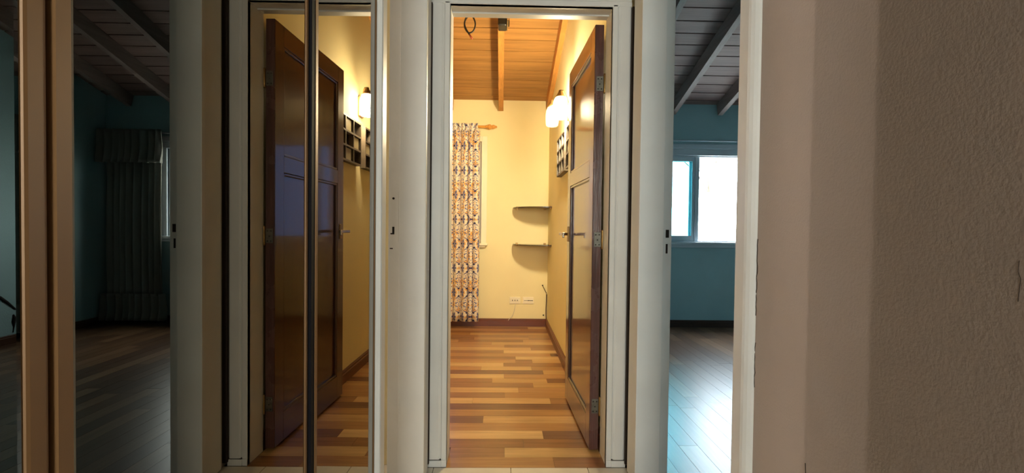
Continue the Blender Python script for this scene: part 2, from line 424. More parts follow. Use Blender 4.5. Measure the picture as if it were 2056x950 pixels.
# ------------------------------------------------------------------ ceilings
struct(box('ceiling', -0.345, XR, -3.0, YE, 2.56, 2.62, 'plaster'), 'flat plaster ceiling over the hall', 'ceiling')
struct(box('ceiling_bathroom', -2.4, -0.445, 0.3, 2.5, 2.56, 2.62, 'plaster'), 'plaster ceiling of the room through the left doorway', 'ceiling')
def zc(y, yf): return 2.38 + SL*(yf-y)
def board_ceiling(name, x0, x1, yfar, ynear, first, mats, beams, label, gap):
    root = empty(name, (0, 0, 0)); struct(root, label, 'ceiling')
    L = (yfar+0.1-ynear)/math.cos(ANG)
    # backing panel, tilted about x
    rot = Matrix.Rotation(-ANG, 4, 'X')
    def slab(nm, xa, xb, ya, yb, lo, hi, mat):
        """a slab lying along the slope between plan positions ya..yb, lo..hi measured square to the slope above the board face"""
        o = bpy.data.objects.new(nm, unit(mat)); COL.objects.link(o); o.parent = root
        n = Vector((0, math.sin(ANG), math.cos(ANG)))
        o.location = Vector((xa, ya, zc(ya, yfar))) + n*lo
        o.rotation_euler = (-ANG, 0, 0)
        o.scale = (xb-xa, (yb-ya)/math.cos(ANG), hi-lo)
        return o
    slab('backing', x0, x1, ynear, yfar+0.1, 0.012, 0.05, mats[2])
    y = first
    while y > ynear-0.14:
        y0 = max(y-0.1415, ynear); 
        slab('ceiling_board', x0, x1, y0+gap/2, min(y, yfar+0.05)-gap/2, 0.0, 0.016, mats[0])
        y -= 0.1415
    for bx, w in beams:
        slab('beam', bx, bx+w, ynear, yfar, -0.125, 0.0, mats[1])
    return root
board_ceiling('ceiling_timber', XWL, XW, YF, YN, 5.061, ('ceilwood', 'beamwood', 'joint'), [(-0.050, 0.05), (-0.57, 0.05), (-1.09, 0.05), (0.445, 0.042)],
              'sloping honey timber board ceiling with beams, lamplit', 0.007)
board_ceiling('ceiling_unlit', XP, XB, YB, -0.3, 5.09, ('ceilwood_unlit', 'beamwood_unlit', 'joint_dark'), [(1.27, 0.05), (1.77, 0.05), (2.27, 0.05), (2.77, 0.05), (3.27, 0.05)],
              'sloping board ceiling with beams over the blue room, coloured as unlit timber', 0.012)

# ------------------------------------------------------------------ floors
fl = struct(box('floor', -0.345, XP, -3.0, 2.045, -0.06, -0.006, 'grout'), 'pale ceramic tiled floor of the hall', 'floor')
xs = [-0.345, -0.285, 0.050, 0.385, XP]
for r_ in range(20):
    y1 = 2.043 - r_*0.335; y0 = max(y1-0.332, -3.0)
    if y1 < -2.9: break
    for k in range(4):
        piece('tile', xs[k]+0.0015, xs[k+1]-0.0015, y0, y1, -0.006, 0.0, 'tile', fl)
struct(box('floor_bathroom', -2.4, -0.345, 0.3, 2.07, -0.06, -0.001, 'tile'), 'floor of the room through the left doorway', 'floor')
TON = {'L': (200, 158, 104), 'l': (188, 142, 90), 'm': (172, 124, 78), 'd': (148, 102, 66), 'D': (122, 82, 60)}
ROWS = {0: ('m', [(0.244, 'd')]), 1: ('d', [(0.023, 'L')]), 2: ('d', [(0.116, 'd')]), 3: ('L', [(0.219, 'D')]), 4: ('m', []), 5: ('D', [(-0.091, 'l')]),
        6: ('m', []), 7: ('D', []), 8: ('L', [(-0.165, 'l'), (0.304, 'd')]), 9: ('d', [(0.028, 'm')]), 10: ('l', [(0.118, 'm')]), 11: ('d', [(0.218, 'l')]),
        12: ('d', [(-0.056, 'l'), (0.32, 'D')]), 13: ('L', [(0.026, 'm')]), 14: ('D', [(0.309, 'l')]), 15: ('m', [(-0.143, 'L'), (0.231, 'm')]), 16: ('L', [(0.023, 'd')]),
        17: ('m', [(0.118, 'd'), (0.247, 'l')]), 18: ('d', [(0.12, 'L')]), 19: ('m', [(0.411, 'D')]), 20: ('d', [(0.025, 'L')])}
fw = struct(box('floor_strip', XWL-0.1, XP, 2.045, YF+0.1, -0.06, -0.004, 'subfloor'), 'honey brown strip wood floor of the lamplit room', 'floor')
rnd = random.Random(11)
NR = 32; dy = 0.0938
def jitter(c, a=7): 
    k = rnd.uniform(-a, a); return tuple(max(0, v+k) for v in c)
for i in range(NR):
    y0 = 2.045 + i*dy; y1 = min(y0+dy, YF)
    if y1-y0 < 0.01: break
    xl = XWL if y0 > YN-0.02 else -0.232; xr = XW if y0 > YN-0.02 else 0.468
    first, js = ROWS.get(i, (None, None))
    segs = []
    if first is None:
        x = xl + rnd.uniform(0.25, 0.75); js = []
        cuts = []
        while x < xr-0.08: cuts.append(x); x += rnd.uniform(0.35, 0.9)
        tones = [rnd.choice('Lllmmmdd') for _ in range(len(cuts)+1)]
    else:
        cuts = []; tones = []
        x0 = (js[0][0] if js else 0.6) - rnd.uniform(0.55, 0.9)
        if x0 > -0.60: x0 = -0.60 - rnd.uniform(0, 0.2)
        pre = []
        while x0 > xl+0.1: pre.append(x0); x0 -= rnd.uniform(0.4, 0.8)
        for c in reversed(pre): cuts.append(c); tones.append(rnd.choice('lmmd'))
        tones.append(first)
        for c, t in js: cuts.append(c); tones.append(t)
    ed = [xl]+cuts+[xr]
    for a, b, t in zip(ed[:-1], ed[1:], tones):
        if b-a < 0.01: continue
        piece('plank', a+0.0005, b-0.0005, y0+0.0006, y1-0.0006, -0.004, rnd.uniform(-0.0004, 0.0), 'plankx', fw, jitter(TON[t]))
fb = struct(box('floor_boarded', XP, XB, -0.3, YB, -0.06, -0.004, 'subfloor'), 'brown boarded floor of the blue room shining below its window', 'floor')
box('threshold', 0.555, XP, 1.094, 1.862, -0.004, 0.001, 'skirtdarky', fb)
x = XP
while x < XB-0.01:
    w = min(0.094, XB-x); y = -0.3; y2 = y + rnd.uniform(0.2, 0.9)
    while y < YB-0.01:
        y2 = min(y2, YB)
        if YB-y2 < 0.2: y2 = YB
        piece('plank', x+0.0007, x+w-0.0007, y+0.0006, y2-0.0006, -0.004, rnd.uniform(-0.0004, 0.0), 'planky', fb, jitter(rnd.choice([(126, 92, 66), (110, 78, 56), (98, 68, 50), (138, 102, 74)]), 5))
        y = y2; y2 = y + rnd.uniform(0.6, 1.1)
    x += w

# ------------------------------------------------------------------ baseboards
def skirt(name, poly, axis, a0, a1, mat, label):
    bm = bmesh.new(); add_extrude(bm, poly, axis, a0, a1); return struct(done(name, bm, mat), label, 'baseboard')
def prof(face, sgn, h=0.082, t=0.018):   # across: face + sgn*t
    return [(face, 0), (face+sgn*t, 0), (face+sgn*t, h*0.72), (face+sgn*t*0.72, h*0.78), (face+sgn*t*0.72, h*0.93), (face+sgn*t*0.45, h), (face, h)]
skirt('baseboard_far', prof(YF, -1), 0, XWL, XW-0.004, 'skirt', 'reddish brown baseboard under the corner shelves')
skirt('baseboard_side', prof(XW, -1), 1, YN+0.02, YF-0.02, 'skirty', 'reddish brown baseboard along the wall beside the open door')
skirt('baseboard_opposite', prof(XWL, 1), 1, YN+0.02, YF-0.02, 'skirty', 'reddish brown baseboard of the wall facing the open door')
skirt('baseboard_back', prof(YB, -1, 0.075), 0, XP, XB, 'skirtdark', 'dark baseboard under the bright sliding window')
skirt('baseboard_east', prof(XB, -1, 0.075), 1, -0.3, YB-0.02, 'skirtdarky', 'brown baseboard along the blue wall with the crack')

# ------------------------------------------------------------------ door casings (trim)
# centre doorway
t1 = struct(empty('trim_1', (0.118, 2.05, 0)), 'white moulded casing and lining of the centre doorway', 'door frame')
t1.location = (0, 0, 0)
def casing_profile(xi, sgn):   # in x,y (front is small y); xi inner edge, sgn outward
    f = 2.050; w = YE+0.002
    return [(xi, w), (xi, f+0.002), (xi+sgn*0.003, f-0.001), (xi+sgn*0.021, f-0.001), (xi+sgn*0.024, f+0.004), (xi+sgn*0.027, f+0.006), (xi+sgn*0.030, f+0.003),
            (xi+sgn*0.036, f), (xi+sgn*0.074, f), (xi+sgn*0.080, f+0.003), (xi+sgn*0.082, f+0.008), (xi+sgn*0.082, w)]
for nm, xi, sg in (('casing', -0.232, -1), ('casing', 0.468, 1)):
    bm = bmesh.new(); add_extrude(bm, casing_profile(xi, sg), 2, 0.032, 2.012); done('casing', bm, 'white', t1)
    a, b = sorted((xi+sg*0.022, xi+sg*0.085))
    pl = box('plinth', a, b, 2.046, YE, 0.0, 0.028, 'white', t1, 0.002)
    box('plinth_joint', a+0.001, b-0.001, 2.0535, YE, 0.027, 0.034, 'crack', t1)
    a, b = sorted((xi, xi+sg*0.022)); box('bead', a, b, 2.049, YE, 0.0, 0.030, 'white', t1)
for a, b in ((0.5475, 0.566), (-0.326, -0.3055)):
    box('gap_shade', a, b, 2.032, 2.0495, 0.02, 2.0, 'crack', t1)  # dark strip put in as the shade between the casings
bm = bmesh.new()
hp = [(YE+0.002, 2.005), (2.052, 2.005), (2.049, 2.008), (2.049, 2.026), (2.056, 2.032), (2.050, 2.042), (2.050, 2.08), (2.058, 2.087), (YE+0.002, 2.087)]
add_extrude(bm, hp, 0, -0.314, 0.550); done('casing_head', bm, 'white', t1)
box('lining', -0.249, -0.232, 2.0515, YN+0.004, 0, 2.005, 'white', t1, 0.001)
box('lining', 0.468, 0.485, 2.0515, YN+0.004, 0, 2.005, 'white', t1, 0.001)
box('lining_head', -0.249, 0.485, 2.0515, YN+0.004, 2.005, 2.023, 'white', t1, 0.001)
box('door_stop', -0.232, 0.468, 2.128, 2.138, 1.999, 2.005, 'white', t1)
# blue room doorway (right wall)
t2 = struct(empty('trim_2'), 'white casing and lining of the blue room doorway on the right', 'door frame')
boxes('lining', [(0.545, 0.640, 1.8615, 1.878, 0, 2.05), (0.640, 0.679, 1.880, 1.888, 0, 2.05)], 'white', t2, 0.001)
box('casing', 0.546, XR+0.002, 1.862, 1.995, 0.012, 2.10, 'white', t2, 0.003)
box('casing_bead', 0.542, 0.548, 1.862, 1.885, 0.012, 2.10, 'white', t2, 0.002)
bm = bmesh.new()
cp = [(XR+0.002, 1.036), (0.560, 1.037), (0.553, 1.041), (0.548, 1.048), (0.546, 1.056), (0.546, 1.094), (XR+0.002, 1.094)]
add_extrude(bm, cp, 2, 0.0, 2.10); done('casing', bm, 'white', t2)
box('lining', 0.550, 0.682, 1.078, 1.096, 0, 2.05, 'white', t2, 0.001)
box('lining_head', 0.550, 0.682, 1.094, 1.876, 2.05, 2.066, 'white', t2, 0.001)
sp = box('strike_plate', 0.6550, 0.6680, 1.8785, 1.8805, 1.015, 1.047, 'dark', t2)
tag(sp, 'dark latch slot in the white jamb'); 
box('strike_plate', 0.6560, 0.6635, 1.8785, 1.8805, 0.952, 0.990, 'dark', t2)
# left doorway
t3 = struct(empty('trim_3'), 'white casing and lining of the left doorway with latch cut-outs', 'door frame')
boxes('lining', [(-0.402, -0.303, 1.8615, 1.878, 0, 2.05), (-0.450, -0.402, 1.884, 1.892, 0, 2.05)], 'white', t3, 0.001)
box('casing', -0.326, -0.304, 1.862, 1.995, 0.012, 2.10, 'white', t3, 0.003)
box('casing_bead', -0.306, -0.300, 1.862, 1.885, 0.012, 2.10, 'white', t3, 0.002)
bm = bmesh.new()
cp = [(-0.346, 1.161), (-0.300, 1.161), (-0.296, 1.1625), (-0.294, 1.167), (-0.294, 1.203), (-0.346, 1.203)]
add_extrude(bm, cp, 2, 0.0, 2.10); done('casing', bm, 'white', t3)
box('lining', -0.446, -0.345, 1.188, 1.204, 0, 2.05, 'white', t3, 0.001)
box('lining_head', -0.446, -0.330, 1.20, 1.876, 2.05, 2.066, 'white', t3, 0.001)
box('strike_plate', -0.440, -0.410, 1.8826, 1.8842, 0.985, 1.185, 'white', t3)
bm = bmesh.new(); add_lathe(bm, [(0.0, 0), (0.0045, 0), (0.0045, 0.003), (0, 0.003)], 14, Matrix.Translation((-0.430, 1.8823, 1.158)) @ Matrix.Rotation(math.pi/2, 4, 'X'))
done('screw_hole', bm, 'dark', t3)
boxes('latch_hole', [(-0.434, -0.426, 1.8805, 1.8826, 1.018, 1.046), (-0.441, -0.426, 1.8805, 1.8826, 1.016, 1.021)], 'dark', t3)
box('latch_hole', -0.443, -0.432, 1.8805, 1.8836, 0.958, 0.962, 'dark', t3)

# ------------------------------------------------------------------ open door
D = struct(empty('door_1', (0.4615, 2.190, 0.012), math.radians(1.6)), 'dark varnished two panel door standing open into the lamplit room', 'door')
# local frame: y runs from the hinge to the free edge, x from -0.042 (face in view) to 0
DW, DH, DT = 0.705, 1.975, 0.042
def dbox(nm, y0, y1, z0, z1, mat, bev=0.0015, x0=-DT, x1=0.0): return box(nm, x0, x1, y0, y1, z0, z1, mat, D, bev)
ed = dbox('hinge_edge', 0.0, 0.004, 0, DH, 'edgewood', 0.0, -DT+0.0012, -0.0012)
dbox('stile', 0.004, 0.085, 0, DH, 'mahogany'); dbox('stile', DW-0.085, DW, 0, DH, 'mahogany')
dbox('rail', 0.085, DW-0.085, 1.880, DH, 'mahogany_rail'); dbox('rail', 0.085, DW-0.085, 1.285, 1.362, 'mahogany_rail'); dbox('rail', 0.085, DW-0.085, 0, 0.135, 'mahogany_rail')
for z0, z1 in ((0.135, 1.285), (1.362, 1.880)):
    p_ = dbox('panel', 0.085, DW-0.085, z0, z1, 'mahogany', 0.0, -DT+0.013, -0.013)
    bm = bmesh.new(); w = 0.014; xa, xb = -DT+0.002, -DT+0.014
    for (a, b, c, d_) in ((0.085, 0.085+w, z0, z1), (DW-0.085-w, DW-0.085, z0, z1), (0.085, DW-0.085, z0, z0+w), (0.085, DW-0.085, z1-w, z1)):
        add_box(bm, xa, xb, a, b, c, d_, 0.004)
    done('panel_moulding', bm, 'mahogany', D)
for z in (1.705, 0.985, 0.205):
    bm = bmesh.new(); add_box(bm, -0.034, -0.001, -0.0025, 0.0005, z-0.034, z+0.034, 0.0008); h = done('hinge', bm, 'steel', D)
    bm = bmesh.new(); add_lathe(bm, [(0, -0.045), (0.005, -0.045), (0.006, -0.04), (0.006, 0.04), (0.005, 0.045), (0, 0.045)], 12, Matrix.Translation((0.004, -0.004, z))); done('knuckle', bm, 'brass', h)
    for sx, sz in ((-0.026, 0.022), (-0.010, 0.022), (-0.018, -0.002), (-0.026, -0.024), (-0.010, -0.024)):
        bm = bmesh.new(); add_lathe(bm, [(0, 0), (0.0032, 0), (0.0026, 0.0012), (0, 0.0014)], 10, Matrix.Translation((sx, -0.0025, z+sz)) @ Matrix.Rotation(math.pi/2, 4, 'X')); done('screw', bm, 'dark', h)
# latch handle near the free edge, both faces
hd = box('handle', -DT-0.006, -DT, DW-0.060, DW-0.025, 0.955, 1.045, 'brass', D, 0.002)
bm = bmesh.new(); add_tube(bm, [(-DT-0.004, DW-0.042, 1.0), (-DT-0.045, DW-0.042, 1.0)], 0.009, 12); done('handle_neck', bm, 'nickel', hd)
bm = bmesh.new(); add_box(bm, -DT-0.056, -DT-0.040, DW-0.165, DW-0.030, 0.992, 1.010, 0.004); add_box(bm, -DT-0.056, -DT-0.044, DW-0.168, DW-0.155, 0.980, 1.006, 0.003)
done('lever', bm, 'nickel', hd)

# ------------------------------------------------------------------ mirror panels on the left wall
def mirror_panel(y0, y1, s0, s1, z0, z1, label, xm=XL, tilt=0.0):
    w = y1-y0; yc = (y0+y1)/2
    r = empty('mirror_panel', (xm, yc, 0), math.radians(tilt)); tag(r, label, 'mirror', 'mirror panels on the left hall wall')
    h = w/2
    box('backing', -0.021, -0.007, -h, h, z0, z1, 'gapdark', r)
    bm = bmesh.new(); b = 0.004   # bevelled mirror glass
    o = [(-h+s0, z0+0.012), (h-s1, z0+0.012), (h-s1, z1-0.012), (-h+s0, z1-0.012)]
    i_ = [(-h+s0+b, z0+0.012+b), (h-s1-b, z0+0.012+b), (h-s1-b, z1-0.012-b), (-h+s0+b, z1-0.012-b)]
    ov = [bm.verts.new((-0.0003, y, z)) for y, z in o]; iv = [bm.verts.new((0, y, z)) for y, z in i_]; bv = [bm.verts.new((-0.007, y, z)) for y, z in o]
    bm.faces.new(iv)
    for k in range(4):
        bm.faces.new((ov[k], ov[(k+1) % 4], iv[(k+1) % 4], iv[k])); bm.faces.new((bv[k], bv[(k+1) % 4], ov[(k+1) % 4], ov[k]))
    bm.faces.new(bv[::-1])
    bmesh.ops.recalc_face_normals(bm, faces=bm.faces[:])
    done('mirror_glass', bm, 'mirror', r)
    box('stile', -0.010, 0.002, -h, -h+s0, z0, z1, 'goldalu', r); box('stile', -0.010, 0.002, h-s1, h, z0, z1, 'goldalu', r, 0.003)
    box('rail', -0.010, 0.002, -h+s0, h-s1, z0, z0+0.012, 'goldalu', r, 0.002); box('rail', -0.010, 0.002, -h+s0, h-s1, z1-0.012, z1, 'goldalu', r, 0.002)
    return r
PC = mirror_panel(0.800, 1.158, 0.009, 0.004, 0.03, 2.2, 'narrow mirror panel nearest the left doorway reflecting the lit lamp', -0.312, -0.8)
mirror_panel(0.3475, 0.785, 0.012, 0.010, 0.03, 2.2, 'wide middle mirror panel reflecting the dark curtained room', -0.321, -0.3)
mirror_panel(-0.10, 0.3435, 0.015, 0.0175, 0.03, 2.2, 'mirror panel at the far left edge reflecting a strip of blue wall')
box('gap_strip', -0.021, 0.001, -0.179-0.014, -0.179, 0.03, 2.2, 'gapdark', PC)  # dark strip put in for the shaded gap between two panels

# ------------------------------------------------------------------ sconces
def shade_mesh(bm, m):
    prof_ = [(0.0, -0.085), (0.036, -0.085), (0.046, -0.078), (0.050, -0.05), (0.051, 0.0), (0.047, 0.035), (0.036, 0.06), (0.020, 0.072), (0.0, 0.075)]
    add_lathe(bm, prof_, 24, m)
def sconce(loc, face, lits, label, name='wall_sconce', dyn=0.125, reach=0.10):
    """loc on the wall, face = +1/-1 the x direction it points; lits = ((dy, material), ...)"""
    r = empty(name, loc); tag(r, label, 'sconce')
    bm = bmesh.new(); add_box(bm, 0 if face > 0 else -0.018, 0.018 if face > 0 else 0, -0.045, 0.045, -0.07, 0.07, 0.006); done('wall_plate', bm, 'sconcemetal', r)
    for dy_, mat, rc in lits:
        pts = [(face*0.012, 0, 0.03), (face*rc*0.4, dy_*0.45, 0.075), (face*rc*0.8, dy_*0.9, 0.115), (face*rc, dy_, 0.10)]
        bm = bmesh.new(); add_tube(bm, pts, 0.007, 8)
        add_lathe(bm, [(0.0, 0.118), (0.012, 0.115), (0.016, 0.10), (0.024, 0.085), (0.034, 0.072), (0.034, 0.064), (0, 0.064)], 16, Matrix.Translation((face*rc, dy_, 0)))
        a = done('arm', bm, 'sconcemetal', r)
        bm = bmesh.new(); shade_mesh(bm, Matrix.Translation((face*rc, dy_, 0.0))); s_ = done('glass_shade', bm, mat, a)
    return r
sconce((XW, 3.45, 1.905), -1, ((-0.10, 'lit', 0.085), (0.16, 'opal', 0.115)), 'sconce with glowing glass shade above the cube shelves, behind the door')
def vanity_lamp():
    r = empty('vanity_lamp', (-2.38, 2.172, 1.78)); tag(r, 'two bulb wall lamp in the room through the left doorway', 'lamp')
    box('back_plate', -0.02, 0.0, -0.21, 0.21, -0.03, 0.03, 'nickel', r, 0.003)
    for q in (-0.172, 0.172):
        bm = bmesh.new(); add_tube(bm, [(-0.005, q, 0), (0.05, q, 0)], 0.012, 10); h = done('bulb_holder', bm, 'nickel', r)
        bm = bmesh.new(); add_lathe(bm, [(0, -0.012), (0.008, -0.010), (0.012, 0), (0.008, 0.010), (0, 0.012)], 14, Matrix.Translation((0.062, q, 0))); done('bulb', bm, 'lit3', h)
        l = bpy.data.lights.new('vanity_bulb_light', 'POINT'); l.energy = VANITY_W; l.color = (1.0, 0.87, 0.73); l.shadow_soft_size = 0.012
        o = bpy.data.objects.new('vanity_bulb_light', l); COL.objects.link(o); o.parent = h; o.location = (0.090, q, 0)
vanity_lamp()

# ------------------------------------------------------------------ cube shelves on the side wall
def cube_shelf(y0, label):
    W_, H_, T_ = 0.46, 0.30, 0.040; t = 0.012
    r = empty('cube_shelf', (XW, y0, 1.468)); tag(r, label, 'wall shelf', 'nine cell wall shelves')
    box('frame_side', -T_, 0, 0, t, 0, H_, 'boxgrey', r); box('frame_side', -T_, 0, W_-t, W_, 0, H_, 'boxgrey', r)
    box('frame_top', -T_, 0, t, W_-t, H_-t, H_, 'boxgrey', r); box('frame_bottom', -T_, 0, t, W_-t, 0, t, 'boxgrey', r)
    cw = (W_-4*t)/3; ch = (H_-4*t)/3
    for k in (1, 2):
        z = t*k+ch*k; box('shelf_board', -T_, -0.004, t, W_-t, z, z+t, 'boxgrey', r)
        for q in range(3):
            y = t*k+cw*k; z0 = t+q*(ch+t); box('divider', -T_, -0.004, y, y+t, z0, z0+ch, 'boxgrey', r)
    for i in range(3):
        for j in range(3):
            y = t+i*(cw+t); z = t+j*(ch+t)
            box('cell_back', -0.006, 0, y, y+cw, z, z+ch, 'boxdark' if (i+j) % 2 == 0 else 'boxlight', r)
            if (i+j) % 2: box('cell_panel', -T_*0.75, -0.006, y+0.02, y+cw-0.02, z+0.004, z+ch-0.006, 'boxlight', r)
    return r
cube_shelf(3.46, 'grey nine cell cube shelf on the wall, the one farther from the open door')
cube_shelf(2.91, 'grey nine cell cube shelf on the wall, the one partly hidden by the open door')

# ------------------------------------------------------------------ glass corner shelves
def corner_shelf(z, label):
    r = empty('corner_shelf', (XW, YF, z)); tag(r, label, 'glass shelf', 'quarter round glass corner shelves')
    R_ = 0.37; n = 24; t = 0.008
    arc = [(-R_*math.cos(a), -R_*math.sin(a)) for a in [math.pi/2*i/n for i in range(n+1)]]
    arc = [(-math.copysign(abs(x/R_)**0.85, 1)*R_, -abs(y/R_)**0.85*R_) for x, y in arc]
    bm = bmesh.new(); add_extrude(bm, [(-0.001, -0.001)]+arc, 2, 0, t); done('glass', bm, 'shelfglass', r)
    bm = bmesh.new()
    V = []
    for (x, y) in arc:
        l = math.hypot(x, y) or 1; V.append(((x, y), (x*(1+0.0015/l), y*(1+0.0015/l))))
    for i in range(n):
        (a, b), (c, d_) = V[i], V[i+1]
        q = [bm.verts.new((p[0], p[1], zz)) for zz in (-0.0004, t+0.0004) for p in (a, b, d_, c)]
        for f in ((3,2,1,0),(4,5,6,7),(0,1,5,4),(1,2,6,5),(2,3,7,6),(3,0,4,7)): bm.faces.new([q[k] for k in f])
    done('glass_edge', bm, 'glassedge', r)
    for (x, y, rz) in ((-R_+0.04, -0.012, 0), (-0.035, -0.012, 0), (-0.012, -R_+0.05, 1)):
        bm = bmesh.new()
        if rz: add_box(bm, -0.020, 0.0, y-0.012, y+0.012, -0.014, t+0.010, 0.002)
        else: add_box(bm, x-0.012, x+0.012, -0.022, 0.0, -0.014, t+0.010, 0.002)
        done('clip', bm, 'brass', r)
    return r
corner_shelf(1.248, 'upper quarter round glass shelf in the far corner')
corner_shelf(0.868, 'lower quarter round glass shelf in the far corner above the sockets')

# ------------------------------------------------------------------ sockets, cables
def socket(x, z, label, kind):
    r = empty('wall_socket', (x, YF, z)); tag(r, label, 'socket', 'wall sockets')
    box('plate', -0.057, 0.057, -0.008, 0, -0.036, 0.036, 'plate', r, 0.003)
    box('insert', -0.050, 0.050, -0.011, -0.006, -0.014, 0.016, 'plate', r, 0.002)
    if kind == 0:
        for q in (-0.030, -0.004, 0.022): box('slot', q, q+0.008, -0.0125, -0.010, -0.006, 0.008, 'boxgrey', r)
    else:
        box('slot', -0.004, 0.050, -0.0125, -0.010, -0.002, 0.003, 'dark', r); box('slot', -0.045, -0.006, -0.0122, -0.010, -0.001, 0.002, 'boxgrey', r)
        bm = bmesh.new(); add_lathe(bm, [(0, 0), (0.005, 0), (0.005, 0.002), (0, 0.002)], 12, Matrix.Translation((0.0, -0.0112, 0)) @ Matrix.Rotation(math.pi/2, 4, 'X')); done('hole', bm, 'dark', r)
socket(0.145, 0.276, 'cream wall socket with a thin cord hanging from it', 0)
socket(0.286, 0.276, 'cream wall socket without a cord, the one nearer the corner', 1)
def cable(name, pts, rad, mat, label, parent=None, cat='cable'):
    # smooth the polyline a little
    P = [Vector(p) for p in pts]; out = []
    for i in range(len(P)-1):
        p0 = P[max(i-1, 0)]; p1 = P[i]; p2 = P[i+1]; p3 = P[min(i+2, len(P)-1)]
        for k in range(5):
            t = k/5
            out.append(0.5*((2*p1)+(p2-p0)*t+(2*p0-5*p1+4*p2-p3)*t*t+(3*p1-p0-3*p2+p3)*t**3))
    out.append(P[-1])
    bm = bmesh.new(); add_tube(bm, out, rad, 8); o = done(name, bm, mat, parent)
    if parent is None: tag(o, label, cat)
    return o
cable('cord', [(0.150, YF-0.006, 0.242), (0.143, YF-0.010, 0.19), (0.132, YF-0.014, 0.14), (0.112, YF-0.020, 0.105), (0.088, YF-0.026, 0.084), (0.076, YF-0.0245, 0.066)], 0.003, 'whitecable', 'thin white cord hanging from the socket over the baseboard')
c = empty('corner_cable', (0.470, YF, 0.25)); tag(c, 'brown cable running down the far corner beside the sockets', 'cable'); c.location = (0, 0, 0)
cable('lead', [(0.437, YF-0.004, 0.436), (0.452, YF-0.010, 0.405), (0.468, YF-0.008, 0.375), (0.480, YF-0.010, 0.350)], 0.0035, 'browncable', None, c)
cable('lead', [(0.480, YF-0.010, 0.345), (0.479, YF-0.010, 0.28), (0.476, YF-0.012, 0.20), (0.476, YF-0.014, 0.13), (0.478, YF-0.014, 0.083)], 0.0055, 'browncable', None, c)
bm = bmesh.new(); add_lathe(bm, [(0, -0.006), (0.006, -0.004), (0.008, 0), (0.006, 0.004), (0, 0.006)], 12, Matrix.Translation((0.436, YF-0.006, 0.438))); done('grommet', bm, 'dark', c)
bm = bmesh.new(); add_lathe(bm, [(0, -0.002), (0.008, -0.002), (0.008, 0.002), (0, 0.002)], 12, Matrix.Translation((0.449, YF-0.001, 0.120)) @ Matrix.Rotation(math.pi/2, 4, 'X'))
done('wall_hole', bm, 'dark', bpy.data.objects['wall_far'])

# hanging cable loop and black box under the timber ceiling
YC = 3.5
lc = empty('ceiling_cable'); tag(lc, 'looped black cable with a red tip hanging from the timber ceiling', 'cable')
loop = [(-0.256, YC, 2.80), (-0.258, YC, 2.62), (-0.268, YC, 2.59), (-0.284, YC, 2.565), (-0.292, YC, 2.54), (-0.288, YC, 2.505), (-0.270, YC, 2.475), (-0.250, YC-0.01, 2.465),
        (-0.228, YC-0.012, 2.478), (-0.214, YC-0.012, 2.51), (-0.214, YC-0.012, 2.545), (-0.230, YC-0.012, 2.578), (-0.256, YC-0.012, 2.592), (-0.280, YC-0.010, 2.575), (-0.290, YC-0.010, 2.53), (-0.280, YC-0.008, 2.495), (-0.262, YC-0.008, 2.465), (-0.254, YC-0.006, 2.452)]
cable('lead', loop, 0.0055, 'rubber', None, lc)
bm = bmesh.new(); add_tube(bm, [(-0.254, YC-0.006, 2.456), (-0.243, YC-0.006, 2.437), (-0.233, YC-0.006, 2.424)], [0.0055, 0.0085, 0.007], 10); done('tip', bm, 'red', lc)
bx_ = empty('ceiling_box', (-0.012, 3.6, 2.66)); tag(bx_, 'small black box with a metal bracket fixed beside the ceiling beam', 'fixture')
bm = bmesh.new(); add_box(bm, -0.036, 0.030, -0.06, 0.06, -0.112, 0.045, 0.012, 3); done('housing', bm, 'black', bx_)
boxes('bracket', [(0.030, 0.050, -0.05, 0.05, -0.078, -0.070), (0.042, 0.050, -0.05, 0.05, -0.078, 0.10), (0.030, 0.036, -0.05, 0.05, -0.108, -0.06)], 'nickel', bx_, 0.001)

# ------------------------------------------------------------------ lamplit room window, curtain rod, curtain
w2 = struct(empty('window_2'), 'white framed window half covered by the patterned curtain', 'window')
boxes('casing', [(-0.215, -0.163, YF-0.014, YF+0.0, 0.875, 2.0), (-1.402, -1.35, YF-0.014, YF, 0.875, 2.0), (-1.35, -0.215, YF-0.014, YF, 1.95, 2.0)], 'creamtrim', w2, 0.003)
boxes('casing_bead', [(-0.222, -0.207, YF-0.022, YF+0.01, 0.875, 1.955), (-1.358, -1.343, YF-0.022, YF+0.01, 0.875, 1.955), (-1.35, -0.215, YF-0.022, YF+0.01, 1.942, 1.957)], 'creamtrim', w2, 0.003)
boxes('sill', [(-1.42, -0.150, YF-0.055, YF, 0.855, 0.878), (-1.40, -0.175, YF-0.035, YF, 0.836, 0.856)], 'creamtrim', w2, 0.003)
box('frame', -1.35, -1.30, YF+0.02, YF+0.08, 0.88, 1.95, 'creamtrim', w2, 0.002); box('frame', -0.265, -0.215, YF+0.02, YF+0.08, 0.88, 1.95, 'creamtrim', w2, 0.002)
box('frame', -1.30, -0.265, YF+0.02, YF+0.08, 0.88, 0.93, 'creamtrim', w2, 0.002); box('frame', -1.30, -0.265, YF+0.02, YF+0.08, 1.90, 1.95, 'creamtrim', w2, 0.002)
box('mullion', -0.805, -0.755, YF+0.02, YF+0.08, 0.93, 1.90, 'creamtrim', w2, 0.002)
box('pane', -1.30, -0.805, YF+0.048, YF+0.052, 0.93, 1.90, 'panedim', w2); box('pane', -0.755, -0.265, YF+0.048, YF+0.052, 0.93, 1.90, 'panedim', w2)

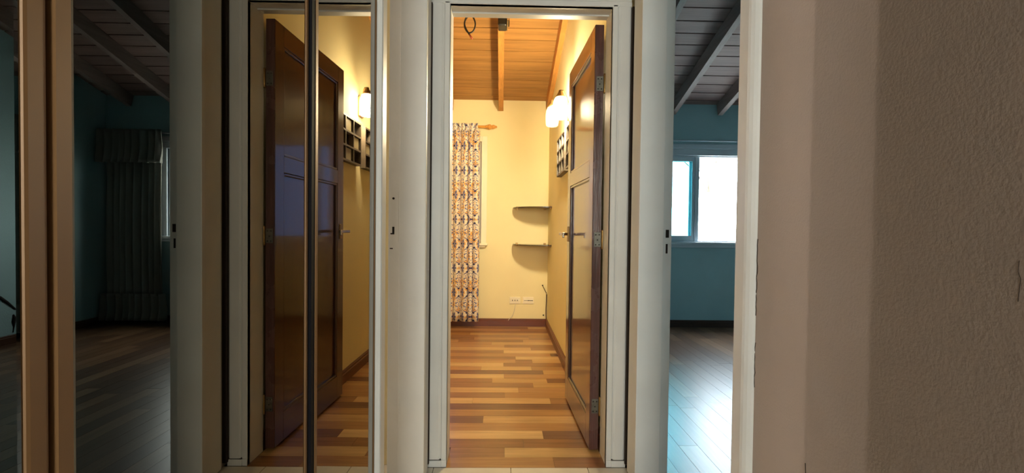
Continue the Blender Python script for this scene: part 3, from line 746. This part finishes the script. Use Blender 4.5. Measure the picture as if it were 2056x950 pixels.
rod = empty('curtain_rod', (-0.5, YF-0.065, 2.087)); tag(rod, 'honey coloured wooden curtain rod with a turned finial', 'curtain rod')
RX = Matrix.Rotation(math.pi/2, 4, 'Y')
bm = bmesh.new(); add_lathe(bm, [(0, -0.95), (0.0135, -0.95), (0.0135, 0.325), (0, 0.325)], 18, RX); done('pole', bm, 'rodwood', rod)
fin = [(0.0, 0.0), (0.0135, 0.0), (0.016, 0.010), (0.017, 0.020), (0.022, 0.026), (0.026, 0.038), (0.025, 0.050), (0.018, 0.060), (0.014, 0.064), (0.019, 0.072), (0.022, 0.082), (0.018, 0.095), (0.012, 0.101), (0.013, 0.107), (0.010, 0.116), (0.0, 0.121)]
bm = bmesh.new(); add_lathe(bm, fin, 20, Matrix.Translation((0.318, 0, 0)) @ RX); done('finial', bm, 'rodwood', rod)
bm = bmesh.new(); add_lathe(bm, fin, 20, Matrix.Translation((-0.945, 0, 0)) @ Matrix.Rotation(-math.pi/2, 4, 'Y')); done('finial', bm, 'rodwood', rod)
for q in (0.20, -0.90):
    boxes('bracket', [(q-0.01, q+0.01, 0.0, 0.065, -0.022, -0.010), (q-0.014, q+0.014, 0.055, 0.065, -0.05, 0.03)], 'rodwood', rod, 0.002)

def cloth(name, x0, x1, z0, z1, y, nf, amp, mat, parent=None, nx=140, nz=26, thick=0.002, wide=1.9, seed=1, flare=0.0, top_amp=0.5, edge=None):
    rn = random.Random(seed); ph = [rn.uniform(-0.5, 0.5) for _ in range(8)]
    me = bpy.data.meshes.new(name); bm = bmesh.new(); uvl = bm.loops.layers.uv.new('cloth')
    g = []
    for j in range(nz+1):
        v = j/nz; z = z0+(z1-z0)*v; row = []
        a = amp*(1-v)+amp*top_amp*v
        for i in range(nx+1):
            u = i/nx
            fx = nf*u + 0.18*math.sin(2*math.pi*(u*1.7+ph[0])) + 0.08*math.sin(v*5+ph[1]*6)
            s_ = math.sin(2*math.pi*fx); c_ = math.sin(4*math.pi*fx+ph[2])
            yy = y + a*(s_*0.85+0.15*c_)
            xx = x0+(x1-x0)*u + a*0.35*math.cos(2*math.pi*fx) + flare*(u-0.5)*(1-v)**2
            if edge: xx += edge(u, v)
            row.append((bm.verts.new((xx, yy, z)), (u*(x1-x0)*wide, z)))
        g.append(row)
    for j in range(nz):
        for i in range(nx):
            q = (g[j][i], g[j][i+1], g[j+1][i+1], g[j+1][i])
            f = bm.faces.new([t[0] for t in q]); f.smooth = True
            for lp, t in zip(f.loops, q): lp[uvl].uv = t[1]
    # give the cloth thickness
    bmesh.ops.recalc_face_normals(bm, faces=bm.faces[:])
    bm.to_mesh(me); bm.free()
    o = link(name, me, mat, parent)
    sm = o.modifiers.new('thickness', 'SOLIDIFY'); sm.thickness = thick; sm.offset = 0
    return o
cu = empty('patterned_curtain', (0, 0, 0)); tag(cu, 'cream curtain with orange and blue scrollwork pattern, hung beside the window', 'curtain')
cloth('drape', -0.575, -0.243, 0.075, 2.035, YF-0.128, 5, 0.030, 'damask', cu, top_amp=0.8, wide=2.0, seed=4)
cloth('heading', -0.575, -0.262, 2.030, 2.108, YF-0.120, 7, 0.016, 'damask', cu, nz=6, wide=2.1, seed=5, top_amp=1.0)

# ------------------------------------------------------------------ blue room window
w1 = struct(empty('window_1'), 'bright sliding window in the blue room, its right half open', 'window')
y0, y1 = YB+0.01, YB+0.09
box('frame', WX0, WX0+0.035, y0, y1, WZ0, WZ1, 'alum', w1, 0.002); box('frame', WX1-0.035, WX1, y0, y1, WZ0, WZ1, 'alum', w1, 0.002)
box('frame', WX0+0.035, WX1-0.035, y0, y1, WZ0, WZ0+0.012, 'alum', w1, 0.002); box('frame', WX0+0.035, WX1-0.035, y0, y1, WZ1-0.012, WZ1, 'alum', w1, 0.002)
def sash(xa, xb, ya, yb, pane):
    box('sash_stile', xa, xa+0.04, ya, yb, WZ0+0.012, WZ1-0.012, 'alum', w1, 0.002)
    for q0, q1 in ((xb-0.075, xb-0.045), (xb-0.045, xb)):
        box('sash_stile', q0, q1, ya+(0.006 if q0 < xb-0.05 else 0), yb, WZ0+0.012, WZ1-0.012, 'alum', w1, 0.002)
    box('sash_rail', xa+0.04, xb-0.075, ya, yb, WZ0+0.012, WZ0+0.065, 'alum', w1, 0.002); box('sash_rail', xa+0.04, xb-0.075, ya, yb, WZ1-0.058, WZ1-0.012, 'alum', w1, 0.002)
    box('pane', xa+0.04, xb-0.075, (ya+yb)/2-0.002, (ya+yb)/2+0.002, WZ0+0.065, WZ1-0.058, pane, w1)
sash(WX0+0.035, 2.108, YB+0.015, YB+0.042, 'pane')
sash(WX0+0.036, 2.090, YB+0.050, YB+0.077, 'paneclear')
boxes('casing', [(WX0-0.06, WX1+0.06, YB-0.022, YB+0.012, WZ1, 1.905), (WX0-0.07, WX1+0.07, YB-0.030, YB+0.0, 1.905, 1.955), (WX0-0.05, WX0, YB-0.018, YB+0.01, WZ0, WZ1), (WX1, WX1+0.05, YB-0.018, YB+0.01, WZ0, WZ1)], 'alum', w1, 0.004)
boxes('sill', [(WX0-0.08, WX1+0.08, YB-0.045, YB+0.012, 0.885, WZ0), (WX0-0.05, WX1+0.05, YB-0.025, YB, 0.855, 0.886)], 'alum', w1, 0.004)
# curtain wire / rod and ruffled curtain
rd = empty('white_curtain_rod', (2.5, YB-0.05, 1.985)); tag(rd, 'thin white curtain rod above the sliding window', 'curtain rod')
bm = bmesh.new(); add_lathe(bm, [(0, -1.2), (0.007, -1.2), (0.007, 0.98), (0, 0.98)], 12, RX); done('pole', bm, 'alum', rd)
for q in (-1.15, 0.93): boxes('bracket', [(q-0.008, q+0.008, 0, 0.05, -0.006, 0.006), (q-0.012, q+0.012, 0.042, 0.05, -0.03, 0.03)], 'alum', rd, 0.001)
rc = empty('ruffled_curtain'); tag(rc, 'dim white ruffled curtain with a frilled valance beside the blue room window', 'curtain')
cloth('drape', 2.90, 3.47, 0.30, 1.99, YB-0.10, 8, 0.030, 'sheer', rc, seed=8, top_amp=0.6)
cloth('valance', 2.86, 3.51, 1.66, 2.0, YB-0.165, 9, 0.035, 'sheer', rc, nz=8, seed=9, top_amp=0.4)
cloth('hem_frill', 2.86, 3.51, 0.045, 0.32, YB-0.12, 9, 0.045, 'sheer', rc, nz=8, seed=10, top_amp=0.5)

# ------------------------------------------------------------------ unseen window added behind the viewer to light the hall
w3 = struct(empty('window_fill'), 'unseen tall window behind the viewer, added to light the hall', 'window')
boxes('frame', [(-0.29, -0.25, -3.10, -3.04, 0.80, 2.50), (0.47, 0.51, -3.10, -3.04, 0.80, 2.50), (-0.25, 0.47, -3.10, -3.04, 0.80, 0.84), (-0.25, 0.47, -3.10, -3.04, 2.46, 2.50)], 'white', w3, 0.002)  # frame of the added window
box('pane', -0.25, 0.47, -3.072, -3.068, 0.84, 2.46, 'panewarm', w3)  # pane of the added window

# ------------------------------------------------------------------ outdoors
struct(box('ground', -14, 16, 5.2, 24, -0.45, -0.35, 'ground'), 'pale paving outside the windows', 'ground')
tr = empty('garden_tree', (3.35, 7.6, -0.35)); tag(tr, 'thin leafy garden tree seen through the bright sliding window', 'tree')
bm = bmesh.new(); add_tube(bm, [(0, 0, 0), (0.03, 0, 0.9), (-0.02, 0, 1.8), (0.05, 0, 2.7), (0.1, 0, 3.6)], [0.07, 0.06, 0.05, 0.04, 0.02], 10); done('trunk', bm, 'bark', tr)
rn = random.Random(5)
tips = [(-0.15, -0.2, 2.45), (-0.62, -0.3, 2.52), (0.5, 0.1, 2.9), (0.3, 0.2, 3.3), (-0.4, 0.2, 3.2), (0.0, 0.0, 3.7)]
bm = bmesh.new()
for t in tips: add_tube(bm, [(0.02, 0, t[2]-0.55), (t[0]*0.5, t[1]*0.5, t[2]-0.2), t], [0.025, 0.015, 0.006], 6)
done('branches', bm, 'bark', tr)
bm = bmesh.new()
for t in tips:
    for _ in range(26 if t[2] < 2.6 else 90):
        sp_ = 0.06 if t[2] < 2.6 else 0.25
        p = Vector(t)+Vector((rn.gauss(0, sp_), rn.gauss(0, sp_), rn.gauss(0, sp_*1.2))); a = rn.uniform(0, 6.28); l = rn.uniform(0.03, 0.06)
        d1 = Vector((math.cos(a), math.sin(a), rn.uniform(-0.8, 0.3))).normalized()*l; d2 = d1.cross(Vector((rn.uniform(-1, 1), rn.uniform(-1, 1), 1))).normalized()*l*0.35
        vs = [bm.verts.new(p), bm.verts.new(p+d1*0.5+d2), bm.verts.new(p+d1), bm.verts.new(p+d1*0.5-d2)]; bm.faces.new(vs)
f_ = done('foliage', bm, 'leaf', tr); f_['kind'] = 'stuff'
